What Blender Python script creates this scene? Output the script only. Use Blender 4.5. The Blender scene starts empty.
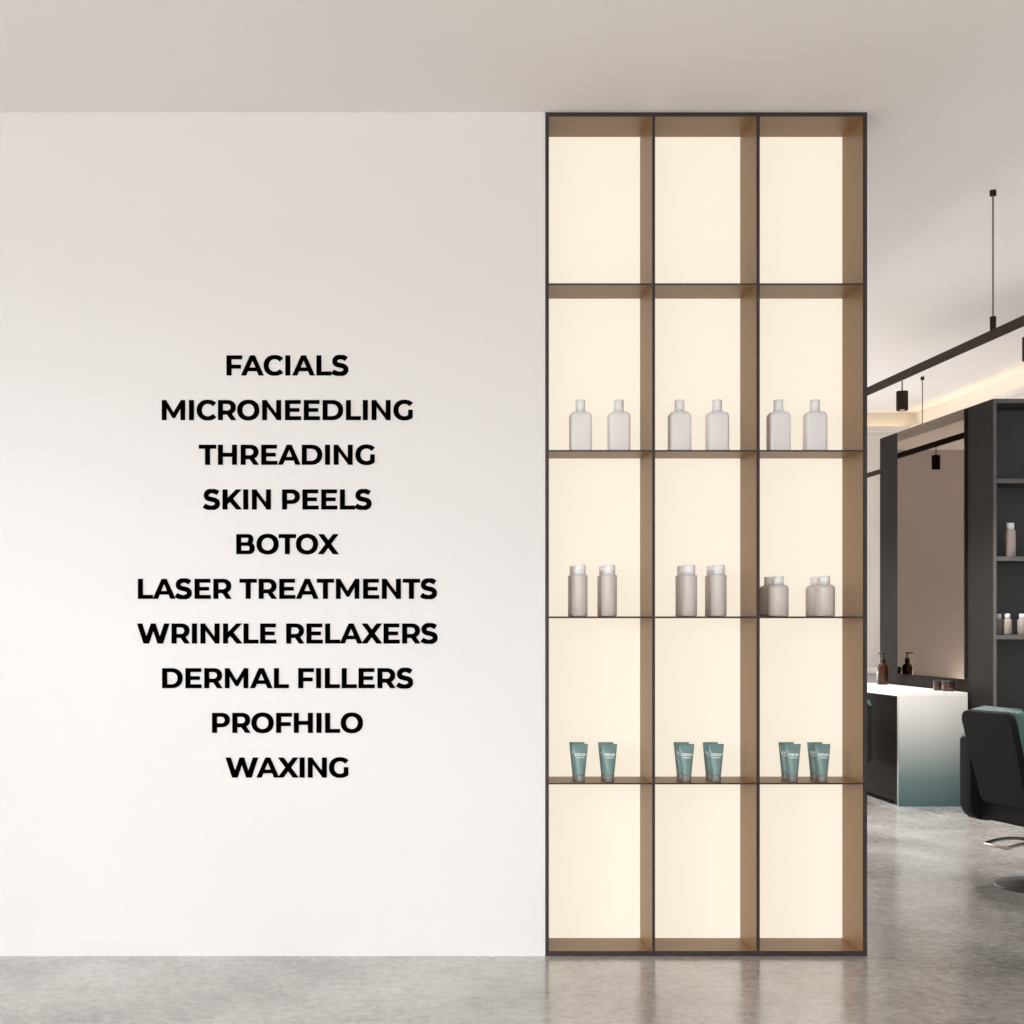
import bpy, bmesh, math, random
from mathutils import Vector, Matrix
random.seed(4)
PI = math.pi
F = 1489.0                      # focal length in pixels of the 1024 px frame
sc = bpy.context.scene
COL = sc.collection
EYE = 1.33

def at(x, y, Y):                # a point of the place seen at pixel x, y and lying Y metres away
    return Vector(((x - 350) * Y / F, Y, EYE - (y - 626) * Y / F))
def wx(x, Y): return (x - 350) * Y / F
def wz(y, Y): return EYE - (y - 626) * Y / F

# ------------------------------------------------------------------ materials
def lin(c):
    return tuple(((v / 255) / 12.92 if v / 255 <= .04045 else ((v / 255 + .055) / 1.055) ** 2.4) for v in c) + (1,)
def mat(name, col, rough=.5, metal=0, spec=.5, noise=0, nscale=20, bump=0, emit=None, estr=0, trans=0, ior=1.45, coat=0):
    m = bpy.data.materials.new(name); m.use_nodes = True
    nt = m.node_tree; b = nt.nodes['Principled BSDF']
    b.inputs['Base Color'].default_value = col if len(col) == 4 else tuple(col) + (1,)
    b.inputs['Roughness'].default_value = rough
    b.inputs['Metallic'].default_value = metal
    b.inputs['Specular IOR Level'].default_value = spec
    b.inputs['IOR'].default_value = ior
    b.inputs['Transmission Weight'].default_value = trans
    b.inputs['Coat Weight'].default_value = coat
    if emit:
        b.inputs['Emission Color'].default_value = tuple(emit) + (1,)
        b.inputs['Emission Strength'].default_value = estr
    tc = nt.nodes.new('ShaderNodeTexCoord')
    n = nt.nodes.new('ShaderNodeTexNoise'); n.inputs['Scale'].default_value = nscale
    n.inputs['Detail'].default_value = 4
    nt.links.new(tc.outputs['Object'], n.inputs['Vector'])
    if noise:
        mx = nt.nodes.new('ShaderNodeMixRGB'); mx.blend_type = 'MULTIPLY'; mx.inputs[0].default_value = noise
        mx.inputs[1].default_value = b.inputs['Base Color'].default_value
        nt.links.new(n.outputs['Fac'], mx.inputs[2]); nt.links.new(mx.outputs[0], b.inputs['Base Color'])
    if bump:
        bp = nt.nodes.new('ShaderNodeBump'); bp.inputs['Strength'].default_value = bump; bp.inputs['Distance'].default_value = .002
        nt.links.new(n.outputs['Fac'], bp.inputs['Height']); nt.links.new(bp.outputs[0], b.inputs['Normal'])
    return m

M = {}
M['wall'] = mat('white_plaster', (.77, .757, .75), .75, spec=.2, noise=.02, nscale=3)
M['ceil'] = mat('ceiling_paint', (.92, .89, .865), .85, spec=.1, noise=.02, nscale=3)
M['ceil2'] = mat('raised_ceiling_paint', (.91, .885, .87), .85, spec=.1, noise=.02, nscale=3)
M['far'] = mat('far_wall_paint', (.80, .77, .74), .8, spec=.1, noise=.02, nscale=3)
M['letter'] = mat('black_vinyl', (.002, .002, .002), .9, spec=.02)
M['edge'] = mat('dark_bronze_edge', (.034, .028, .028), .30, spec=.45)
M['bronze'] = mat('bronze_brown_panel', (.29, .165, .072), .42, spec=.4, noise=.12, nscale=14)
M['panel'] = mat('backlit_acrylic', (.22, .21, .20), .6, spec=.1, noise=.02, nscale=3, emit=(.97, .865, .71), estr=.87)
M['white_pl'] = mat('white_plastic', (.78, .77, .765), .4, spec=.4)
M['taupe_dark'] = mat('taupe_grey_plastic', (.38, .32, .29), .42, spec=.5)
M['white_cap'] = mat('white_cap', (.84, .84, .84), .45, spec=.4)
M['taupe'] = mat('pearl_taupe_plastic', (.60, .55, .515), .38, spec=.6)
M['teal_pl'] = mat('teal_tube_plastic', (.16, .26, .25), .35, spec=.5)
M['grey_cap'] = mat('grey_cap', (.20, .19, .18), .35, spec=.5)
M['print'] = mat('white_print', (.85, .87, .86), .5)
M['black_metal'] = mat('dark_brown_metal', (.034, .023, .016), .7, spec=.1)
M['rod'] = mat('rod_metal', (.16, .12, .095), .4, spec=.5)
M['lens'] = mat('lamp_lens', (.9, .9, .9), .4, emit=(1, .95, .88), estr=3)
M['dark_panel'] = mat('dark_laminate', (.020, .016, .014), .75, spec=.08, noise=.1, nscale=5)
M['cab_edge'] = mat('grey_laminate_edge', (.11, .105, .10), .5, spec=.4)
M['cab_in'] = mat('charcoal_laminate', (.050, .050, .049), .5, spec=.4, noise=.1, nscale=6)
M['mirror'] = mat('bronze_mirror', (.155, .108, .076), .0, metal=1.0)
M['mirror_edge'] = mat('mirror_edge', (.05, .045, .04), .3, metal=.6)
M['top_white'] = mat('white_lacquer', (.80, .79, .77), .35, spec=.5)
M['amber'] = mat('amber_glass', (.04, .011, .004), .08, spec=.5)
M['black_pl'] = mat('black_plastic', (.012, .012, .012), .35)
M['label_dark'] = mat('brown_glass_jar', (.045, .016, .010), .15, spec=.7)
M['teal'] = mat('teal_leather', (.07, .165, .15), .45, spec=.5, noise=.15, nscale=30, bump=.1)
M['shell'] = mat('charcoal_leather', (.017, .016, .015), .7, spec=.1, noise=.15, nscale=30, bump=.1)
M['chrome'] = mat('chrome', (.45, .40, .35), .3, metal=1)
M['steel'] = mat('dark_steel', (.06, .052, .046), .5, metal=.6)
M['led'] = mat('led_strip', (1, .9, .7), .5, emit=(1, .77, .43), estr=3.6)

# vanity end panel: lit top and teal-shaded foot painted into the base colour
m = mat('lacquer_with_painted_shade', (.8, .8, .78), .4, spec=.45); nt = m.node_tree; b = nt.nodes['Principled BSDF']
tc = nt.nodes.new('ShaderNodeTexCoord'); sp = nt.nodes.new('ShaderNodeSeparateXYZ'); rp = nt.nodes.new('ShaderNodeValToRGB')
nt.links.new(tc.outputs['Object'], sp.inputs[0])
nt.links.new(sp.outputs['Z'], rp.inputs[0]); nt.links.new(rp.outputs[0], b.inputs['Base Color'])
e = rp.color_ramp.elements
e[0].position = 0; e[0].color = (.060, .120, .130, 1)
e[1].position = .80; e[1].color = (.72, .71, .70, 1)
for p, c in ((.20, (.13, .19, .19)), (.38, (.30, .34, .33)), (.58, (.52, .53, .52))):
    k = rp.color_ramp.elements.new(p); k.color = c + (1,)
M['painted_end_shade'] = m

# polished concrete
m = mat('polished_concrete', (.4, .4, .4), .25, spec=.5, ior=2.05); nt = m.node_tree; b = nt.nodes['Principled BSDF']
tc = nt.nodes.new('ShaderNodeTexCoord')
mp = nt.nodes.new('ShaderNodeMapping'); mp.inputs['Scale'].default_value = (1.0, .9, 1)
nt.links.new(tc.outputs['Object'], mp.inputs[0])
n1 = nt.nodes.new('ShaderNodeTexNoise'); n1.inputs['Scale'].default_value = 1.6; n1.inputs['Detail'].default_value = 10; n1.inputs['Roughness'].default_value = .66; n1.inputs['Distortion'].default_value = .2
n2 = nt.nodes.new('ShaderNodeTexNoise'); n2.inputs['Scale'].default_value = 26; n2.inputs['Detail'].default_value = 12; n2.inputs['Roughness'].default_value = .7; n2.inputs['Distortion'].default_value = .1
for n in (n1, n2): nt.links.new(mp.outputs[0], n.inputs['Vector'])
mx = nt.nodes.new('ShaderNodeMixRGB'); mx.inputs[0].default_value = .5
nt.links.new(n1.outputs['Fac'], mx.inputs[1]); nt.links.new(n2.outputs['Fac'], mx.inputs[2])
rp = nt.nodes.new('ShaderNodeValToRGB'); nt.links.new(mx.outputs[0], rp.inputs[0])
e = rp.color_ramp.elements
e[0].position = .36; e[0].color = (.22, .207, .195, 1)
e[1].position = .64; e[1].color = (.64, .625, .605, 1)
k = e.new(.5); k.color = (.435, .412, .39, 1)
nt.links.new(rp.outputs[0], b.inputs['Base Color'])
mr = nt.nodes.new('ShaderNodeMapRange'); mr.inputs['To Min'].default_value = .10; mr.inputs['To Max'].default_value = .24
nt.links.new(n2.outputs['Fac'], mr.inputs['Value']); nt.links.new(mr.outputs[0], b.inputs['Roughness'])
bp = nt.nodes.new('ShaderNodeBump'); bp.inputs['Strength'].default_value = .05; bp.inputs['Distance'].default_value = .01
nt.links.new(n2.outputs['Fac'], bp.inputs['Height']); nt.links.new(bp.outputs[0], b.inputs['Normal'])
M['floor'] = m

# ------------------------------------------------------------------ mesh helpers
class MB:
    def __init__(s): s.bm = bmesh.new()
    def box(s, x0, x1, y0, y1, z0, z1, mi=0, bev=0):
        r = bmesh.ops.create_cube(s.bm, size=1)
        vs = r['verts']
        for v in vs:
            v.co = Vector(((x0 + x1) / 2 + v.co.x * (x1 - x0), (y0 + y1) / 2 + v.co.y * (y1 - y0), (z0 + z1) / 2 + v.co.z * (z1 - z0)))
        fs = list({f for v in vs for f in v.link_faces})
        for f in fs: f.material_index = mi
        if bev:
            es = list({e for v in vs for e in v.link_edges})
            bmesh.ops.bevel(s.bm, geom=es, offset=bev, segments=2, profile=.5, affect='EDGES')
        return s
    def lathe(s, prof, seg=32, c=(0, 0), sx=1, sy=1, mi=0):
        rings = []
        for r, z in prof:
            if r < 1e-6: rings.append([s.bm.verts.new((c[0], c[1], z))])
            else: rings.append([s.bm.verts.new((c[0] + sx * r * math.cos(2 * PI * i / seg), c[1] + sy * r * math.sin(2 * PI * i / seg), z)) for i in range(seg)])
        for a, b in zip(rings, rings[1:]):
            for i in range(seg):
                j = (i + 1) % seg
                q = [a[0]] if len(a) == 1 else [a[i], a[j]]
                q += [b[0]] if len(b) == 1 else [b[j], b[i]]
                if len(q) > 2:
                    f = s.bm.faces.new(q); f.smooth = True; f.material_index = mi
        return s
    def tube(s, pts, r, seg=10, cap=True):
        pts = [Vector(p) for p in pts]; rings = []
        up = Vector((0, 0, 1))
        for i, p in enumerate(pts):
            d = (pts[min(i + 1, len(pts) - 1)] - pts[max(i - 1, 0)]).normalized()
            a = d.cross(up)
            if a.length < 1e-3: a = d.cross(Vector((0, 1, 0)))
            a.normalize(); b = d.cross(a)
            rings.append([s.bm.verts.new(p + r * (a * math.cos(2 * PI * k / seg) + b * math.sin(2 * PI * k / seg))) for k in range(seg)])
        for a, b in zip(rings, rings[1:]):
            for i in range(seg):
                f = s.bm.faces.new((a[i], a[(i + 1) % seg], b[(i + 1) % seg], b[i])); f.smooth = True
        if cap: s.bm.faces.new(rings[0]); s.bm.faces.new(list(reversed(rings[-1])))
        return s
    def prism(s, outline, axis, a0, a1, bev=0, mi=0, seg=3):
        """outline: 2D points; axis 'x','y','z' extrusion from a0 to a1."""
        def P(p, a):
            return {'x': (a, p[0], p[1]), 'y': (p[0], a, p[1]), 'z': (p[0], p[1], a)}[axis]
        lo = [s.bm.verts.new(P(p, a0)) for p in outline]; hi = [s.bm.verts.new(P(p, a1)) for p in outline]
        n = len(outline); fs = [s.bm.faces.new(lo), s.bm.faces.new(list(reversed(hi)))]
        for i in range(n):
            f = s.bm.faces.new((lo[i], hi[i], hi[(i + 1) % n], lo[(i + 1) % n])); f.smooth = n > 8; fs.append(f)
        for f in fs: f.material_index = mi
        if bev:
            es = [e for f in fs[:2] for e in f.edges]
            r = bmesh.ops.bevel(s.bm, geom=es, offset=bev, segments=seg, profile=.5, affect='EDGES')
            for f in r['faces']: f.smooth = True; f.material_index = mi
        return s
    def xform(s, mtx):
        bmesh.ops.transform(s.bm, matrix=mtx, verts=s.bm.verts); return s
    def build(s, name, mats, parent=None, loc=None):
        bmesh.ops.recalc_face_normals(s.bm, faces=s.bm.faces)
        me = bpy.data.meshes.new(name); s.bm.to_mesh(me); s.bm.free()
        for m in (mats if isinstance(mats, (list, tuple)) else [mats]): me.materials.append(m)
        o = bpy.data.objects.new(name, me); COL.objects.link(o)
        if parent is not None: o.parent = parent
        if loc is not None: o.location = loc
        return o

def rrect(x0, x1, z0, z1, r, n=6):
    """rounded rectangle; r one value or four (lower left, lower right, upper right, upper left)"""
    if not isinstance(r, (tuple, list)): r = (r,) * 4
    pts = []
    for (cx, cz, a0, rr) in ((x0, z0, PI, r[0]), (x1, z0, 1.5 * PI, r[1]), (x1, z1, 0, r[2]), (x0, z1, .5 * PI, r[3])):
        ox = cx + (rr if cx == x0 else -rr); oz = cz + (rr if cz == z0 else -rr)
        for i in range(n + 1):
            a = a0 + .5 * PI * i / n
            pts.append((ox + rr * math.cos(a), oz + rr * math.sin(a)))
    return pts

def tag(o, label=None, cat=None, group=None, kind=None):
    if label: o['label'] = label
    if cat: o['category'] = cat
    if group: o['group'] = group
    if kind: o['kind'] = kind
    return o
def thing(name, loc, label, cat, rz=0, group=None):
    o = bpy.data.objects.new(name, None); COL.objects.link(o)
    o.location = loc; o.rotation_euler = (0, 0, rz); o.empty_display_size = .1
    return tag(o, label, cat, group)
def kids(o): return [c for c in COL.objects if c.parent == o]
def copy_tree(o, parent=None):
    c = o.copy(); COL.objects.link(c); c.parent = parent
    for ch in kids(o): copy_tree(ch, c)
    return c

# ------------------------------------------------------------------ the room
D = 6.0; DEP = .27
XL, XR, YB, YF = -5.2, 6.64, -6.0, 17.5
ZC, ZH, XS = 3.40, 3.837, 2.94
SX0, SX1 = wx(545.2, D), wx(867.2, D)

def st(name, mb, m): return tag(mb.build(name, m), kind='structure')
st('floor', MB().box(XL - .2, XR + .2, YB - .2, YF + .2, -.15, 0), M['floor'])
cb = MB().box(XL - .2, XS, YB - .2, YF + .2, ZC, ZH + .15)
cb.box(XS, XR + .2, YB - .2, YF + .2, ZH, ZH + .15, mi=1)
st('ceiling', cb, [M['ceil'], M['ceil2']])
st('wall_front', MB().box(XL, SX0, D, D + DEP, 0, ZC), M['wall'])
# outer left wall with two window openings
WIN = [(-4.5, 5.2, .0, 3.16)]
lw = MB(); x0, x1 = XL - .2, XL
ys = [YB, WIN[0][0], WIN[0][1], YF]
lw.box(x0, x1, ys[0], ys[1], 0, ZC); lw.box(x0, x1, ys[2], ys[3], 0, ZC)
for a, b_, c, d in WIN:
    if c > 0: lw.box(x0, x1, a, b_, 0, c)
    lw.box(x0, x1, a, b_, d, ZC)
st('wall_left', lw, M['wall'])
st('added_sun_block_wall', MB().box(XL - .6, XL - .4, -11, -2.2, 0, 5), M['wall'])  # unseen wall added to keep the sun off the salon floor
st('wall_right', MB().box(XR, XR + .2, YB, 2, 0, ZH).box(XR, XR + .2, 10, YF, 0, ZH).box(XR, XR + .2, 2, 10, 0, .3).box(XR, XR + .2, 2, 10, 3.2, ZH), M['far'])
fr = MB()
for k in range(6): fr.box(XR + .06, XR + .12, 2 + 7.95 * k / 5, 2.05 + 7.95 * k / 5, .3, 3.2)
st('window_2', fr.box(XR + .06, XR + .12, 2, 10, .3, .35).box(XR + .06, XR + .12, 2, 10, 3.15, 3.2), M['black_metal'])  # unseen window added to bring more light into the salon
st('wall_back', MB().box(XL - .2, -5, YB - .2, YB, 0, ZH).box(1.5, XR + .2, YB - .2, YB, 0, ZH).box(-5, 1.5, YB - .2, YB, 0, .2).box(-5, 1.5, YB - .2, YB, 3.2, ZH), M['wall'])
fr = MB()
for k in range(5): fr.box(-5 + 6.45 * k / 4, -4.95 + 6.45 * k / 4, YB - .12, YB - .06, .2, 3.2)
st('window_3', fr.box(-5, 1.5, YB - .12, YB - .06, .2, .25).box(-5, 1.5, YB - .12, YB - .06, 3.15, 3.2), M['black_metal'])
st('wall_far', MB().box(XL - .2, -5.1, YF, YF + .2, 0, ZH).box(.9, XR + .2, YF, YF + .2, 0, ZH).box(-5.1, .9, YF, YF + .2, 0, .3).box(-5.1, .9, YF, YF + .2, 3.1, ZH), M['far'])
fr = MB()
for k in range(5): fr.box(-5.1 + 5.95 * k / 4, -5.05 + 5.95 * k / 4, YF + .06, YF + .12, .3, 3.1)
st('window_4', fr.box(-5.1, .9, YF + .06, YF + .12, .3, .35).box(-5.1, .9, YF + .06, YF + .12, 3.05, 3.1), M['black_metal'])  # window added out of view in the far wall to light the salon
for i, (a, b_, c, d) in enumerate(WIN):
    fr = MB(); w = .05
    for yy in [a + w / 2 + (b_ - a - w) * k / 4 for k in range(5)]: fr.box(XL - .12, XL - .06, yy - w / 2, yy + w / 2, c, d)
    fr.box(XL - .12, XL - .06, a, b_, c, c + w); fr.box(XL - .12, XL - .06, a, b_, d - w, d)
    st('window_%d' % (i + 1), fr, M['black_metal'])
# cove ledge at the top of the right and far walls, an LED strip lying in it
ZL = 3.62
cv = MB().box(XR - .10, XR, YB, YF, ZL - .015, ZL).box(XR - .10, XR - .09, YB, YF, ZL, ZL + .045)
cv.box(XS, XR - .10, YF - .10, YF, ZL - .015, ZL).box(XS, XR - .09, YF - .10, YF - .09, ZL, ZL + .045)
st('trim_1', cv, M['far'])
st('trim_2', MB().box(XR - .075, XR - .045, YB + .1, YF - .1, ZL, ZL + .008).box(XS + .1, XR - .1, YF - .075, YF - .045, ZL, ZL + .008), M['led'])

# ------------------------------------------------------------------ lit display shelf
shelf = thing('display_shelf', ((SX0 + SX1) / 2, D, 0), 'tall dark bronze open shelf of fifteen backlit bays reaching floor to ceiling', 'shelf')
ox = (SX0 + SX1) / 2
def sh(name, x0, x1, y0, y1, z0, z1, mats=None, label=None):
    mb = MB().box(x0 - ox, x1 - ox, y0 - D, y1 - D, z0, z1)
    mb.bm.normal_update()
    for f in mb.bm.faces:
        if f.normal.y < -.5: f.material_index = 1
    return mb.build(name, mats or [M['bronze'], M['edge']], shelf)
X = [SX0, wx(548.9, D), wx(652.1, D), wx(655.1, D), wx(756.4, D), wx(759.8, D), wx(862.8, D), SX1]
zt, zb = wz(116.6, D), wz(951, D)
yb = D + DEP
sh('side_panel', X[0], X[1], D, yb, 0, ZC)
rp_ = MB().box(X[6] - ox, X[7] - ox, 0, DEP, 0, ZC); rp_.bm.normal_update()
for f in rp_.bm.faces:
    if f.normal.y < -.5 or f.normal.x > .5: f.material_index = 1
rp_.build('side_panel', [M['bronze'], M['edge']], shelf)
sh('divider', X[2], X[3], D, yb - .02, zb, zt); sh('divider', X[4], X[5], D, yb - .02, zb, zt)
sh('top_panel', X[1], X[6], D, yb, zt, ZC); sh('bottom_panel', X[1], X[6], D, yb, 0, zb)
BX = [(X[1], X[2]), (X[3], X[4]), (X[5], X[6])]
SH = [(283.3, 285.1), (450.0, 451.6), (616.4, 618.0), (782.8, 784.4)]
for t, b_ in SH:
    for a, c in BX: sh('shelf_board', a, c, D, yb - .02, wz(b_, D), wz(t, D))
rows = [zt] + [z for t, b_ in SH for z in (wz(t, D), wz(b_, D))] + [zb]
for r in range(5):
    z1, z0 = rows[2 * r], rows[2 * r + 1]
    for a, c in BX:
        MB().box(a - ox, c - ox, DEP - .02, DEP - .008, z0, z1).build('backlit_panel', M['panel'], shelf)
MB().box(X[1] - ox, X[6] - ox, DEP - .008, DEP, zb, zt).build('back_board', M['edge'], shelf)
STOP = [wz(t, D) for t, b_ in SH]        # shelf top heights

# ------------------------------------------------------------------ bottles and tubes
CN = ['left', 'middle', 'right']
def shoulder(w, h, r, n=6, neck=.3, lip=.004):
    p = [(0, 0), (w - lip, 0), (w, lip)]
    for i in range(n + 1):
        a = .5 * PI * i / n
        p.append((w - r + r * math.cos(a), h - r + r * math.sin(a)))
    return p + [(w * neck, h), (w * neck, h + .004)]
def cap_prof(w, z0, z1): return [(0, z0), (w, z0), (w, z1 - .002), (w - .002, z1), (0, z1)]

def square_bottle():
    r = thing('square_bottle', (0, 0, 0), None, 'bottle')
    mb = MB(); rings = []
    for ins, z in [(.003, 0), (.0005, .0015), (0, .004), (0, .145), (.0015, .152), (.0055, .159), (.011, .1635), (.018, .1655)]:
        a, b_ = .0433 - ins, .034 - ins * .9; rr = min(.013, b_ - .002)
        rings.append([mb.bm.verts.new((p[0], p[1], z)) for p in rrect(-a, a, -b_, b_, rr, 5)])
    for lo, hi in zip(rings, rings[1:]):
        for i in range(len(lo)):
            f = mb.bm.faces.new((lo[i], lo[(i + 1) % len(lo)], hi[(i + 1) % len(lo)], hi[i])); f.smooth = True
    mb.bm.faces.new(rings[0]); mb.bm.faces.new(rings[-1])
    mb.build('bottle_body', M['white_pl'], r)
    MB().lathe(cap_prof(.0195, .1655, .2135), 28).build('bottle_cap', M['white_cap'], r)
    return r
def round_bottle():
    r = thing('round_bottle', (0, 0, 0), None, 'bottle')
    MB().lathe(shoulder(.0315, .168, .004, 4, .5), 32).build('bottle_body', M['taupe'], r)
    MB().lathe(cap_prof(.0245, .169, .2085), 28).build('bottle_cap', M['white_cap'], r)
    return r
def short_bottle():
    r = thing('short_bottle', (0, 0, 0), None, 'bottle')
    MB().lathe(shoulder(.0405, .1285, .017), 36).build('bottle_body', M['taupe'], r)
    MB().lathe(cap_prof(.0212, .129, .1635), 28).build('bottle_cap', M['white_cap'], r)
    return r

# ------------------------------------------------------------------ lettering (geometric bold capitals, 1000 units per em)
def ring(cx, cy, rx, ry, a0, a1, wv, wh, n=28, ia0=None, ia1=None):
    ia0 = a0 if ia0 is None else ia0; ia1 = a1 if ia1 is None else ia1
    qs = []
    def pt(t):
        o_ = math.radians(a0 + (a1 - a0) * t); i_ = math.radians(ia0 + (ia1 - ia0) * t)
        def se(c): return math.copysign(abs(c) ** .93, c)
        return ((cx + rx * se(math.cos(o_)), cy + ry * se(math.sin(o_))), (cx + (rx - wv) * se(math.cos(i_)), cy + (ry - wh) * se(math.sin(i_))))
    for k in range(n):
        o0, i0 = pt(k / n); o1, i1 = pt((k + 1) / n)
        qs.append([o0, o1, i1, i0])
    return qs
def rect(a, b, c, d): return [[(a, c), (b, c), (b, d), (a, d)]]
def bez(segs, wd):
    pts = []
    for p0, c1, c2, p1 in segs:
        for k in range(12):
            t = k / 12
            pts.append(tuple((1 - t) ** 3 * p0[i] + 3 * (1 - t) ** 2 * t * c1[i] + 3 * (1 - t) * t * t * c2[i] + t ** 3 * p1[i] for i in (0, 1)))
    pts.append(segs[-1][3]); L = []; n = len(pts)
    for i, p in enumerate(pts):
        a, b_ = pts[max(i - 1, 0)], pts[min(i + 1, n - 1)]
        dx, dy = b_[0] - a[0], b_[1] - a[1]; l = math.hypot(dx, dy); dx /= l; dy /= l
        w = (132 * abs(dx) + 158 * abs(dy)) if abs(dx) > abs(dy) else (158 * abs(dy) + 132 * abs(dx))
        w = min(w, 160) * wd / 2
        L.append(((p[0] - dy * w, p[1] + dx * w), (p[0] + dy * w, p[1] - dx * w)))
    return [[L[i][0], L[i + 1][0], L[i + 1][1], L[i][1]] for i in range(n - 1)]
st_ = rect(78, 240, 0, 700)
G = {}
G['I'] = (318, st_)
G['H'] = (813, st_ + rect(573, 735, 0, 700) + rect(239, 574, 283, 417))
G['E'] = (673, st_ + rect(239, 620, 570, 700) + rect(239, 575, 291, 417) + rect(239, 633, 0, 130))
G['F'] = (637, st_ + rect(239, 617, 570, 700) + rect(239, 575, 241, 371))
G['L'] = (603, st_ + rect(239, 593, 0, 132))
G['T'] = (618, rect(10, 608, 568, 700) + rect(228, 390, 0, 569))
G['N'] = (813, rect(78, 238, 0, 700) + rect(575, 735, 0, 700) + [[(78, 700), (212, 700), (735, 0), (601, 0)]])
G['M'] = (966, rect(78, 230, 0, 700) + rect(736, 888, 0, 700) + [[(78, 700), (212, 700), (529, 178), (493, 74), (456, 74)], [(888, 700), (753, 700), (436, 178), (474, 74), (529, 74)]])
G['A'] = (780, [[(4, 0), (170, 0), (396, 546), (396, 700), (316, 700)], [(788, 0), (622, 0), (396, 546), (396, 700), (476, 700)]] + rect(200, 592, 150, 273))
G['B'] = (766, st_ + rect(239, 482, 577, 700) + rect(239, 507, 295, 412) + rect(239, 507, 0, 123) +
          ring(480, 517, 186, 183, -90, 90, 160, 123) + ring(505, 204, 210, 204, -90, 90, 164, 123))
G['D'] = (830, st_ + rect(239, 400, 567, 700) + rect(239, 400, 0, 133) + ring(398, 350, 390, 350, -90, 90, 164, 133))
G['O'] = (851, ring(426, 350, 384, 362, 0, 360, 166, 138, 48))
G['C'] = (729, ring(426, 350, 384, 362, 43, 317, 166, 138, 40, 38, 322))
G['G'] = (782, ring(426, 350, 384, 362, 43, 317, 166, 138, 40, 38, 310) + rect(561, 709, 92, 361))
G['P'] = (730, st_ + rect(239, 402, 568, 700) + rect(239, 402, 197, 330) + ring(400, 449, 292, 251, -90, 90, 164, 132))
G['R'] = (735, st_ + rect(239, 402, 568, 700) + rect(239, 402, 197, 330) + ring(400, 449, 292, 251, -90, 90, 164, 132) + [[(532, 0), (706, 0), (540, 240), (374, 222)]])
G['K'] = (741, st_ + [[(225, 172), (225, 368), (548, 700), (729, 700), (432, 382), (330, 272)], [(318, 282), (426, 392), (746, 0), (556, 0)]])
G['X'] = (726, [[(2, 0), (188, 0), (716, 700), (538, 700)], [(13, 700), (198, 700), (724, 0), (534, 0)]])
G['W'] = (1180, [[(22, 700), (190, 700), (419, 0), (251, 0)], [(274, 0), (432, 0), (664, 700), (510, 700)], [(512, 700), (660, 700), (887, 0), (743, 0)], [(747, 0), (925, 0), (1153, 700), (980, 700)]])
G['S'] = (638, bez([((528, 577), (462, 622), (396, 646), (328, 646)), ((328, 646), (205, 646), (122, 590), (122, 497)), ((122, 497), (122, 385), (225, 372), (318, 352)),
                    ((318, 352), (425, 330), (518, 305), (518, 200)), ((518, 200), (518, 108), (430, 54), (308, 54)), ((308, 54), (205, 54), (118, 84), (52, 133))], 1.0))
KERN = {'FA': -48, 'AC': -22, 'LT': -60, 'AT': -45, 'TM': 0, 'WA': -45, 'AX': 0, 'RO': -12, 'LS': -8, 'OT': -20, 'TO': -25, 'OX': -22, 'RT': -10, 'KL': 0, 'PR': 0, 'LA': 5, 'CR': -8}
def glyph_mesh(ch, s, th, name='letter'):
    bm = MB()
    for q in [[(p[0] + dx, p[1] + dz) for p in q_] for q_ in G[ch][1] for dx in (-8, 8) for dz in (-4, 4)]:
        lo = [bm.bm.verts.new((p[0] * s, 0, p[1] * s)) for p in q]
        hi = [bm.bm.verts.new((p[0] * s, -th, p[1] * s)) for p in q]
        bm.bm.faces.new(lo); bm.bm.faces.new(list(reversed(hi))); n = len(q)
        for i in range(n): bm.bm.faces.new((lo[i], hi[i], hi[(i + 1) % n], lo[(i + 1) % n]))
    bmesh.ops.remove_doubles(bm.bm, verts=bm.bm.verts, dist=1e-7)
    return bm
def widths(text):
    x = 0; pos = []
    for i, ch in enumerate(text):
        if ch == ' ': x += 262; continue
        if i: x += KERN.get(text[i - 1] + ch, 0)
        pos.append((i, ch, x)); x += G[ch][0]
    return pos, x
LINES = [('FACIALS', 226.3, 348.2), ('MICRONEEDLING', 161.6, 412.6), ('THREADING', 198.6, 374.6), ('SKIN PEELS', 202.5, 371.4), ('BOTOX', 236, 338.5),
         ('LASER TREATMENTS', 137.7, 436.8), ('WRINKLE RELAXERS', 136.8, 437.4), ('DERMAL FILLERS', 161.9, 412.9), ('PROFHILO', 211.8, 362.7), ('WAXING', 225.4, 348.2)]
PX = D / F
EM = 28.35 * PX / 1000
for n, (txt, xl, xr) in enumerate(LINES):
    base = wz(375.4 + 44.67 * n, D)
    pos, W_ = widths(txt)
    def ext(i):  # inked ends of a glyph
        xs = [p[0] for q in G[txt[i]][1] for p in q]; return min(xs) - 8, max(xs) + 8
    l = pos[0][2] + ext(0)[0]; r = pos[-1][2] + ext(-1)[1]
    extra = ((xr - xl) * PX / EM - (r - l)) / (len(pos) - 1)
    root = thing('wall_lettering', (wx(xl, D) + 8 * EM, D, base), 'black capital letters reading %s on the white wall' % txt, 'lettering', 0, None)
    root['group'] = 'treatment names on the wall'
    for j, (i, ch, x) in enumerate(pos):
        glyph_mesh(ch, EM, .003).build('letter', M['letter'], root, ((x - l + extra * j) * EM, 0, 0))

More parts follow.
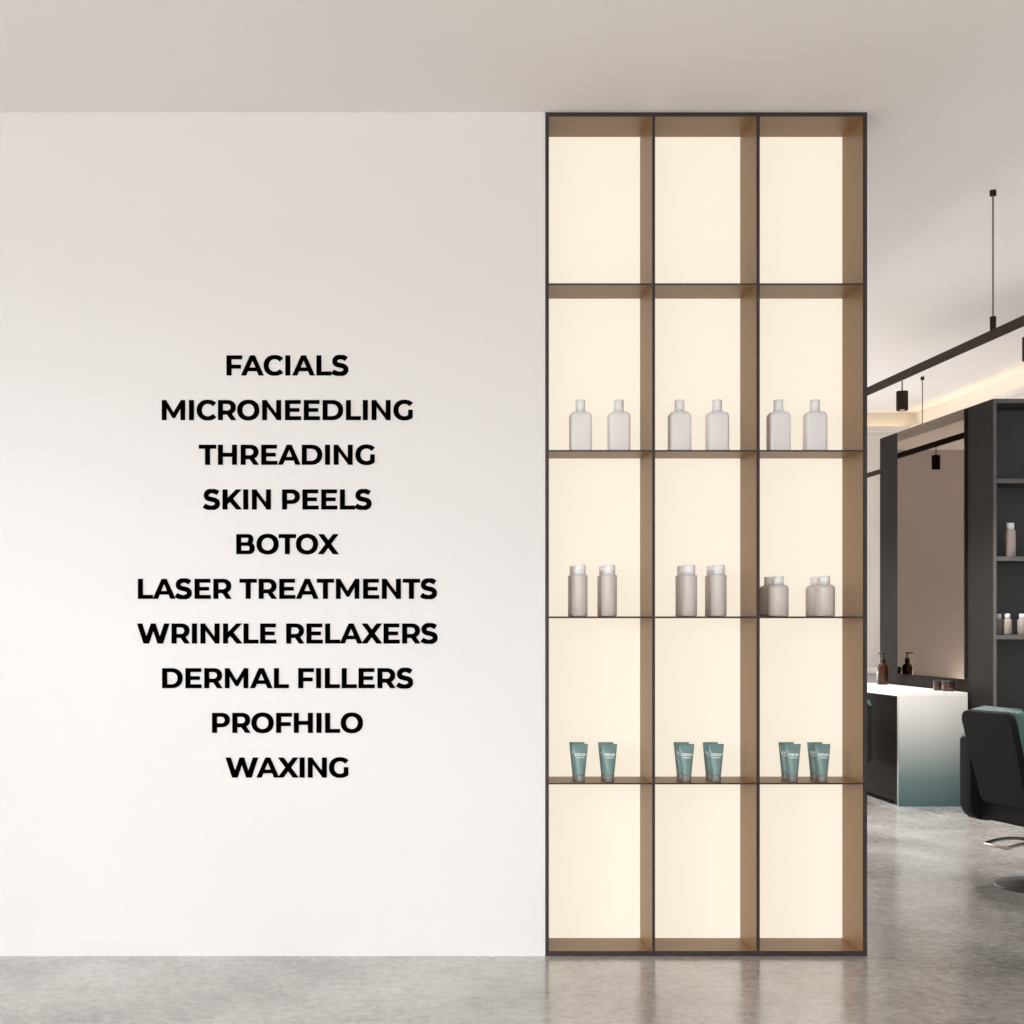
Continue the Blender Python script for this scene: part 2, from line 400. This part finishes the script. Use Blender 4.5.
# ------------------------------------------------------------------ items on the display shelf
def place(proto, px, zy, depth, label, group, first):
    o = proto if first else copy_tree(proto)
    Y = D + depth
    o.location = (wx(px, Y), Y, zy + .0006); tag(o, label, None, group)
    return o
proto = square_bottle(); first = True
FLAT = [(581.7, 620.3), (681.3, 719.2), (780.9, 817.6)]
for c, pr in enumerate(FLAT):
    for s, px in enumerate(pr):
        side = ('left', 'right')[s]
        px = 350 + (px - 350) * 6.051 / 6.085       # the pixel was measured on the front face
        place(proto, px, STOP[1], .085, 'white square-shouldered bottle with white cap, %s one in the %s column' % (side, CN[c]), 'white bottles on the second shelf', first); first = False
proto = round_bottle(); first = True
for c, pr in enumerate([(579.7, 609), (689.1, 718.6)]):
    for s, px in enumerate(pr):
        side = ('left', 'right')[s]
        place(proto, px, STOP[2], .055, 'tall taupe cylinder bottle with white cap, front %s one in the %s column' % (side, CN[c]), 'taupe cylinder bottles on the third shelf', first); first = False
        place(proto, px - (4.0, 5.9)[c], STOP[2], .16, 'tall taupe cylinder bottle behind the front %s cylinder bottle of the %s column' % (side, CN[c]), 'taupe cylinder bottles on the third shelf', False)
proto = short_bottle(); first = True
for s, px in enumerate((778.3, 824.6)):
    side = ('left', 'right')[s]
    place(proto, px, STOP[2], .06, 'short round-shouldered taupe bottle with white cap, front %s one in the right column' % side, 'short taupe bottles on the third shelf', first); first = False
    place(proto, px - 8.9, STOP[2], .17, 'short taupe bottle standing behind the front %s short bottle in the right column' % side, 'short taupe bottles on the third shelf', False)
# tubes: round at the cap, pressed flat at the crimped top
def cream_tube():
    r = thing('cream_tube', (0, 0, 0), None, 'tube')
    mb = MB(); seg = 36; rings = []
    prof = [(.0255, .019, .019), (.030, .0195, .0195), (.06, .0225, .0185), (.09, .0255, .015), (.118, .0285, .0095), (.140, .0307, .0030), (.1415, .0312, .0016), (.1535, .0314, .0014)]
    for z, a, c in prof: rings.append([mb.bm.verts.new((a * math.cos(2 * PI * i / seg), c * math.sin(2 * PI * i / seg), z)) for i in range(seg)])
    for a, c in zip(rings, rings[1:]):
        for i in range(seg):
            f = mb.bm.faces.new((a[i], a[(i + 1) % seg], c[(i + 1) % seg], c[i])); f.smooth = True
    mb.bm.faces.new(rings[0]); mb.bm.faces.new(rings[-1])
    body = mb.build('tube_body', M['teal_pl'], r)
    MB().lathe([(0, 0), (.0178, 0), (.0185, .001), (.0190, .026), (.0175, .028), (0, .028)], 32).build('tube_cap', M['grey_cap'], r)
    # printed word and the small line under it, following the front of the tube
    def front(x, z):
        for (z0, a0, c0), (z1, a1, c1) in zip(prof, prof[1:]):
            if z0 <= z <= z1:
                t = (z - z0) / (z1 - z0); a = a0 + (a1 - a0) * t; c = c0 + (c1 - c0) * t
                return -c * math.sqrt(max(0, 1 - (x / a) ** 2)) - .0004
        return 0
    def word(txt, zc, height, width, name, bold=1.0):
        pos, W_ = widths(txt); s = height / 700; sx = width / W_
        pm = MB()
        for i, ch, x in pos:
            for q in [[(p[0] + dx, p[1]) for p in q_] for q_ in G[ch][1] for dx in (-22, 22)]:
                # split long strokes so the print bends with the tube
                vs = []
                for p in q:
                    X_ = -width / 2 + (x + p[0]) * sx; Z_ = zc + p[1] * s
                    vs.append(pm.bm.verts.new((X_, front(X_, Z_) - .0004, Z_)))
                pm.bm.faces.new(vs)
        return pm.build(name, M['print'], body)
    word('CREAM', .1055, .0105, .043, 'printed_word')
    # tiny unreadable second line: a row of short strokes
    pm = MB()
    for k in range(9):
        x0 = -.0155 + k * .0034; z0 = .0965; h = .0052 if k % 3 else .0046
        for (a, b_, c, d) in ((x0, x0 + .0011, z0, z0 + h), (x0, x0 + .0026, z0 + (h - .001 if k % 2 else 0), z0 + (h if k % 2 else .001)), (x0 + .0017, x0 + .0026, z0, z0 + h)):
            pm.bm.faces.new([pm.bm.verts.new((p, front(p, q) - .0005, q)) for p, q in ((a, c), (b_, c), (b_, d), (a, d))])
    pm.build('printed_line', M['print'], body)
    return r
proto = cream_tube(); first = True
TB = [((580.2, 576.9), (609.4, 605.6)), ((686.5, 681.3), (716.2, 710.3)), ((793, 786.1), (822.6, 814.8))]
for c, pr in enumerate(TB):
    for s, (pf, pb) in enumerate(pr):
        side = ('left', 'right')[s]
        place(proto, pf, STOP[3], .035, 'teal CREAM tube standing on its grey cap, front %s one in the %s column' % (side, CN[c]), 'cream tubes on the fourth shelf', first); first = False
        place(proto, pb, STOP[3], .125, 'teal cream tube standing behind the front %s tube of the %s column' % (side, CN[c]), 'cream tubes on the fourth shelf', False)

# ------------------------------------------------------------------ salon beyond: partition with mirror, vanity, cabinet
XM = 4.57; YN = 10.97; YE = 12.84; ZP = 2.945
pt = thing('mirror_partition', (XM, YN, 0), 'dark freestanding partition panel carrying the tall bronze mirror', 'partition')
MB().box(0, .14, 0, YE - YN, 0, ZP).build('panel', M['dark_panel'], pt)
mz0, mz1 = wz(679, 11.05), ZP - .006
my1 = 4.55 * F / (897.5 - 350)
mir = thing('wall_mirror', (XM, YN, 0), 'tall bronze-tinted mirror on the dark partition above the vanity', 'mirror')
MB().box(-.018, 0, .06, my1 - YN, mz0, mz1).build('mirror_frame', M['mirror_edge'], mir)
MB().box(-.020, -.0182, .064, my1 - YN, mz0, mz1).build('glass', M['mirror'], mir)

VX0 = 4.042; VZ = EYE - 66.4 * YN / F
van = thing('vanity_counter', (VX0, YN, 0), 'white vanity counter under the mirror, teal shade painted down its end panel', 'vanity')
VW = 4.551 - VX0
MB().box(0, VW, 0, YE - YN, VZ - .03, VZ, bev=.002).build('countertop', M['top_white'], van)
ep = MB().box(0, VW, 0, .03, 0, VZ - .03).build('end_panel', M['painted_end_shade'], van)
tag(ep, 'end panel with painted shade, white at the top to teal at the foot')
MB().box(0, VW, YE - YN - .03, YE - YN, 0, VZ - .03).build('end_panel', M['painted_end_shade'], van)
MB().box(.012, VW, .03, YE - YN - .03, .03, VZ - .03).build('side_panel', M['dark_panel'], van)

# tall open cabinet facing the viewer
YC = 10.58; cw = 1.5
cab = thing('open_cabinet', (XM, YC, 0), 'tall charcoal open cabinet with grey-edged shelves at the right edge', 'cabinet')
dp = YN - YC
def cb2(name, x0, x1, z0, z1, y0=0, y1=dp, ms=None):
    mb = MB().box(x0, x1, y0, y1, z0, z1); mb.bm.normal_update()
    for f in mb.bm.faces:
        if f.normal.y < -.5: f.material_index = 1
    return mb.build(name, ms or [M['cab_in'], M['cab_edge']], cab)
tx = .024
cb2('side_panel', 0, tx, 0, ZP, ms=[M['dark_panel'], M['cab_edge']]); cb2('side_panel', cw - tx, cw, 0, ZP, ms=[M['dark_panel'], M['cab_edge']])
cb2('top_panel', tx, cw - tx, ZP - .03, ZP)
cb2('back_board', tx, cw - tx, 0, ZP - .03, dp - .015, dp, [M['cab_in']] * 2)
CS = []
for yy in (478.6, 556.4, 634.8):
    z = wz(yy, YC); CS.append(z); cb2('shelf_board', tx, cw - tx, z - .032, z, 0, dp - .015)
cb2('shelf_board', tx, cw - tx, .66, .692, 0, dp - .015); cb2('bottom_panel', tx, cw - tx, 0, .10, 0, dp - .015)

def cab_bottle(kind, px, z, Y, label, group):
    o = copy_tree(kind); o.location = (wx(px, Y), Y, z + .0006); tag(o, label, None, group); return o
def tall_b():
    r = thing('tall_bottle', (0, 0, 0), 'tall taupe bottle with white cap on the upper cabinet shelf, fully in view', 'bottle', group='bottles in the cabinet')
    MB().lathe(shoulder(.037, .19, .006, 4, .5), 32).build('bottle_body', M['taupe_dark'], r)
    MB().lathe(cap_prof(.0265, .191, .243), 28).build('bottle_cap', M['white_cap'], r)
    return r
tb = tall_b(); Y = YC + .09; tb.location = (wx(1010.2, Y), Y, CS[1] + .0006)
cab_bottle(tb, 1030, CS[1], Y, 'tall taupe bottle cut by the right picture edge on the upper cabinet shelf', 'bottles in the cabinet')
def small_b():
    r = thing('small_bottle', (0, 0, 0), 'small taupe bottle with white cap, middle one on the lower cabinet shelf', 'bottle', group='bottles in the cabinet')
    MB().lathe(shoulder(.032, .112, .012, 5), 32).build('bottle_body', M['taupe_dark'], r)
    MB().lathe(cap_prof(.021, .113, .15), 28).build('bottle_cap', M['white_cap'], r)
    return r
sb = small_b(); Y = YC + .07; sb.location = (wx(1007, Y), Y, CS[2] + .0006)
cab_bottle(sb, 998.3, CS[2], YC + .17, 'small taupe bottle with white cap tucked against the cabinet side panel', 'bottles in the cabinet')
cab_bottle(sb, 1022, CS[2], YC + .09, 'small taupe bottle at the right picture edge on the lower cabinet shelf', 'bottles in the cabinet')

# soap dispenser and jars
Y = 2.072 * D
so = thing('soap_dispenser', (wx(882.6, Y), Y, VZ + .0006), 'amber glass soap bottle with black pump on the far end of the vanity', 'soap dispenser', rz=math.radians(20))
MB().lathe([(0, 0), (.040, 0), (.044, .005), (.044, .118), (.041, .135), (.030, .150), (.018, .158), (.016, .172), (0, .172)], 36).build('bottle_body', M['amber'], so)
pm = MB().lathe([(0, .165), (.021, .165), (.021, .190), (.014, .197), (.006, .200), (.006, .226), (.014, .228), (.014, .238), (0, .238)], 24)
pm.tube([(0, 0, .234), (-.025, 0, .235), (-.045, 0, .231)], .0045, 8)
pm.build('pump', M['black_pl'], so)
for c_ in kids(so): c_.data.transform(Matrix.Diagonal((1, 1, 1.13, 1)))
for i, (px, k, r_, h, lb) in enumerate([(948.2, 1.853, .045, .078, 'wide dark amber jar with lid at the near end of the vanity'), (937.6, 1.875, .030, .078, 'narrower dark amber jar just behind the wide jar on the vanity')]):
    Y = k * D + .03
    j = thing('amber_jar', (min(wx(px, Y), XM - r_ - .045), Y, VZ + .0006), lb, 'jar', group='jars on the vanity')
    MB().lathe([(0, 0), (r_ - .003, 0), (r_, .003), (r_, h - .022), (r_ - .004, h - .018), (0, h - .018)], 32).build('jar_body', M['label_dark'], j)
    MB().lathe([(0, h - .018), (r_ + .001, h - .018), (r_ + .001, h - .001), (r_ - .001, h), (0, h)], 32).build('lid', M['black_pl'], j)

# white console by the far wall
cs = thing('console_counter', (6.0, 16.5, 0), 'low white counter far back, left of the dark partition edge', 'counter')
MB().box(-.6, .55, 0, .5, .81, .853).build('countertop', M['top_white'], cs)
MB().box(-.57, .52, .02, .48, 0, .81).build('body', mat('pale_marble', (.62, .62, .62), .35, noise=.3, nscale=6), cs)

# ------------------------------------------------------------------ track lighting
def track(Xc, Yrods, label, y0, y1):
    z0, z1 = EYE + 1.653, EYE + 1.70
    t = thing('ceiling_track', (Xc, (y0 + y1) / 2, ZH), label, 'track', group='track rails under the raised ceiling')
    yc = (y0 + y1) / 2
    MB().box(-.018, .018, y0 - yc, y1 - yc, z0 - ZH, z1 - ZH, bev=.002).build('rail', M['black_metal'], t)
    for yr in Yrods:
        rd = MB().tube([(0, yr - yc, z1 - ZH), (0, yr - yc, 0)], .005, 8).build('rod', M['rod'], t)
        MB().lathe([(0, -.032), (.018, -.032), (.018, 0), (0, 0)], 20, c=(0, yr - yc)).build('ceiling_cap', M['black_metal'], rd)
        MB().lathe([(0, z1 - ZH), (.017, z1 - ZH), (.017, z1 - ZH + .08), (0, z1 - ZH + .08)], 20, c=(0, yr - yc)).build('coupling', M['black_metal'], rd)
    return t
RD = 6.4
track(3.70, [3.70 * F / (993 - 350) - RD, 3.70 * F / (993 - 350), 3.70 * F / (993 - 350) + RD], 'near dark track rail crossing the picture right edge above the cabinet', 1.0, 16.9)
track(5.758, [5.758 * F / (922.5 - 350) - RD, 5.758 * F / (922.5 - 350)], 'far dark track rail behind the partition, hung by the thin rod', 3.0, 17.2)
LY = [D * 1.351, D * 1.663, D * 1.975, D * 2.287, D * 2.6]
def lamp():
    l = thing('pendant_spotlight', (3.70, LY[1], EYE + 1.653), 'dark cylinder spotlight hanging from the near track rail, wholly in view', 'lamp', group='cylinder spotlights on the near track')
    MB().tube([(0, 0, 0), (0, 0, -.08)], .004, 8).build('stem', M['black_metal'], l)
    MB().lathe([(0, -.079), (.037, -.08), (.038, -.083), (.038, -.207), (.034, -.21), (.033, -.19), (0, -.19)], 36).build('housing', M['black_metal'], l)
    MB().lathe([(0, -.2025), (.0325, -.2025), (.0325, -.198), (0, -.198)], 28).build('lens', M['lens'], l)
    return l
l0 = lamp()
LB = ['dark cylinder spotlight cut by the right picture edge below the near track', None, 'dark cylinder spotlight hanging third along the track, hidden by the display shelf',
      'dark cylinder spotlight far along the near track, seen reflected in the mirror', 'farthest dark cylinder spotlight on the near track, behind the display shelf']
for i, y in enumerate(LY):
    if i not in (1,):
        o = copy_tree(l0); o.location.y = y; tag(o, LB[i])

# ------------------------------------------------------------------ styling chairs
def chair():
    c = thing('styling_chair', (3.56, 7.58, 0), 'teal and charcoal salon chair cut by the right picture edge, back towards the viewer', 'chair', rz=math.radians(10), group='salon chairs facing the mirrors')
    # backrest leaning back
    R = Matrix.Translation((-.245, 0, .42)) @ Matrix.Rotation(math.radians(-13.5), 4, 'Y')
    o_ = rrect(-.205, .205, 0, .485, (.02, .02, .05, .05))
    # outline wider at the top
    o_ = [(p[0] * .93 * (1 + .12 * p[1] / .485) + .014, p[1]) for p in o_]
    MB().prism(o_, 'x', 0, .035, bev=.008).xform(R).build('back_shell', M['shell'], c)
    i_ = [(p[0] * .995, p[1] * .985 + .008) for p in o_]
    MB().prism(i_, 'x', .032, .11, bev=.03, seg=5).xform(R).build('backrest', M['teal'], c)
    for s in (-1, 1):
        a = MB().prism(rrect(-.265, .32, .31, .752, (.085, .05, .03, .02)), 'y', s * .27, s * .37, bev=.012).build('armrest', M['shell'], c)
        MB().prism(rrect(-.258, .312, .70, .785, (.02, .02, .03, .035)), 'y', s * .265, s * .368, bev=.018, seg=4).build('arm_pad', M['teal'], a)
    MB().prism(rrect(-.20, .33, .42, .54, .04), 'y', -.262, .262, bev=.025, seg=4).build('seat', M['teal'], c)
    MB().prism(rrect(-.21, .30, .32, .425, .02), 'y', -.268, .268, bev=.008).build('seat_base', M['shell'], c)
    MB().lathe([(0, .0), (.26, 0), (.262, .004), (.255, .014), (.10, .022), (.036, .03), (.034, .20), (.045, .21), (.045, .315), (0, .315)], 48).build('pedestal', M['steel'], c)
    z = .222; n = 8
    path = [(-.02 - .29 * k / n, .075, z + .022 * math.sin(PI * k / n)) for k in range(n + 1)] + [(-.315, .068, z), (-.315, -.098, z)] + [(-.31 + .29 * k / n, -.105, z + .022 * math.sin(PI * k / n)) for k in range(n + 1)]
    MB().tube(path, .008, 10).build('lever_loop', M['chrome'], c)
    MB().box(-.03, .03, -.10, .10, z - .012, z + .012).build('lever_bracket', M['steel'], c)
    return c
ch = chair()
o = copy_tree(ch); o.location = (3.555, 11.42, 0); o.rotation_euler.z = 0; tag(o, 'teal salon chair showing only a sliver between the display shelf and the vanity')
o = copy_tree(ch); o.location = (3.56, 16.05, 0); tag(o, 'farthest teal salon chair, seen only as a teal patch low in the mirror')

# ------------------------------------------------------------------ light
def area(name, loc, size, power, col, rot):
    l = bpy.data.lights.new(name, 'AREA'); l.shape = 'RECTANGLE'; l.size, l.size_y = size; l.energy = power; l.color = col
    o = bpy.data.objects.new(name, l); COL.objects.link(o); o.location = loc; o.rotation_euler = rot; return o
# daylight in the tall left window of the front room; upward and salon fills are added
area('window_daylight', (XL - .03, -2.6, 1.6), (3.0, 5.4), 165, (1, .975, .95), (0, -PI / 2, 0))
area('back_window_daylight', (-2.75, YB - .03, 1.7), (4.4, 2.9), 40, (1, .975, .955), (PI / 2, 0, 0))
area('added_front_ceiling_fill', (-1.75, YB - .03, .6), (6.4, .8), 600, (1, .975, .955), (PI / 2 + 1.2, 0, 0))  # fill aimed upward, added to brighten the front ceiling
area('added_far_window_light', (-2.1, YF - .02, 1.7), (6.0, 2.8), 130, (1, .98, .96), (-PI / 2, 0, 0))  # lamp of the added far window, general salon fill
area('added_salon_ceiling_fill', (-1.0, YF - .1, .6), (6.0, .8), 330, (1, .98, .965), (-PI / 2 - .8, 0, 0))  # up-tilted fill added to brighten the raised ceiling
area('added_salon_ceiling_fill_right', (4.4, YF - .1, .7), (2.2, .9), 60, (1, .98, .965), (-PI / 2 - .8, 0, 0))  # second upward fill, added where the far wall has no opening
area('added_salon_side_fill', (XR + .03, 7.2, 1.75), (2.8, 5.5), 18, (1, .975, .95), (0, PI / 2, 0))  # weak side fill belonging to the added right-hand window
sun = bpy.data.lights.new('low_sun', 'SUN'); sun.energy = 1.6; sun.angle = math.radians(15); sun.color = (.90, .965, 1)
so_ = bpy.data.objects.new('low_sun', sun); COL.objects.link(so_)
so_.rotation_euler = Vector((1, 1, -.235)).to_track_quat('-Z', 'Y').to_euler()
for i, y in enumerate(LY):
    l = bpy.data.lights.new('spot_beam', 'SPOT'); l.energy = (70, 290, 190, 160, 160)[i]; l.spot_size = math.radians(125); l.spot_blend = .7
    l.shadow_soft_size = .03; l.color = (1, .97, .93)
    o = bpy.data.objects.new('spot_beam', l); COL.objects.link(o); o.location = (3.70, y, EYE + 1.653 - .215)
w = bpy.data.worlds.new('sky'); sc.world = w; w.use_nodes = True
w.node_tree.nodes['Background'].inputs[0].default_value = (.95, .97, 1, 1)
w.node_tree.nodes['Background'].inputs[1].default_value = 1.0

# ------------------------------------------------------------------ camera
cam = bpy.data.cameras.new('camera'); co = bpy.data.objects.new('camera', cam); COL.objects.link(co)
co.location = (0, 0, EYE); co.rotation_euler = (PI / 2, 0, 0)
cam.sensor_width = 36; cam.lens = 36 * F / 1024
cam.shift_x = (512 - 350) / 1024; cam.shift_y = (626 - 512) / 1024
sc.camera = co
sc.view_settings.view_transform = 'Standard'; sc.view_settings.look = 'None'
sc.view_settings.exposure = 0; sc.view_settings.gamma = 1; sc.view_settings.use_curve_mapping = False
sc.cycles.use_denoising = True
sc.cycles.max_bounces = 10; sc.cycles.diffuse_bounces = 6; sc.cycles.glossy_bounces = 4
sc.cycles.sample_clamp_indirect = 6
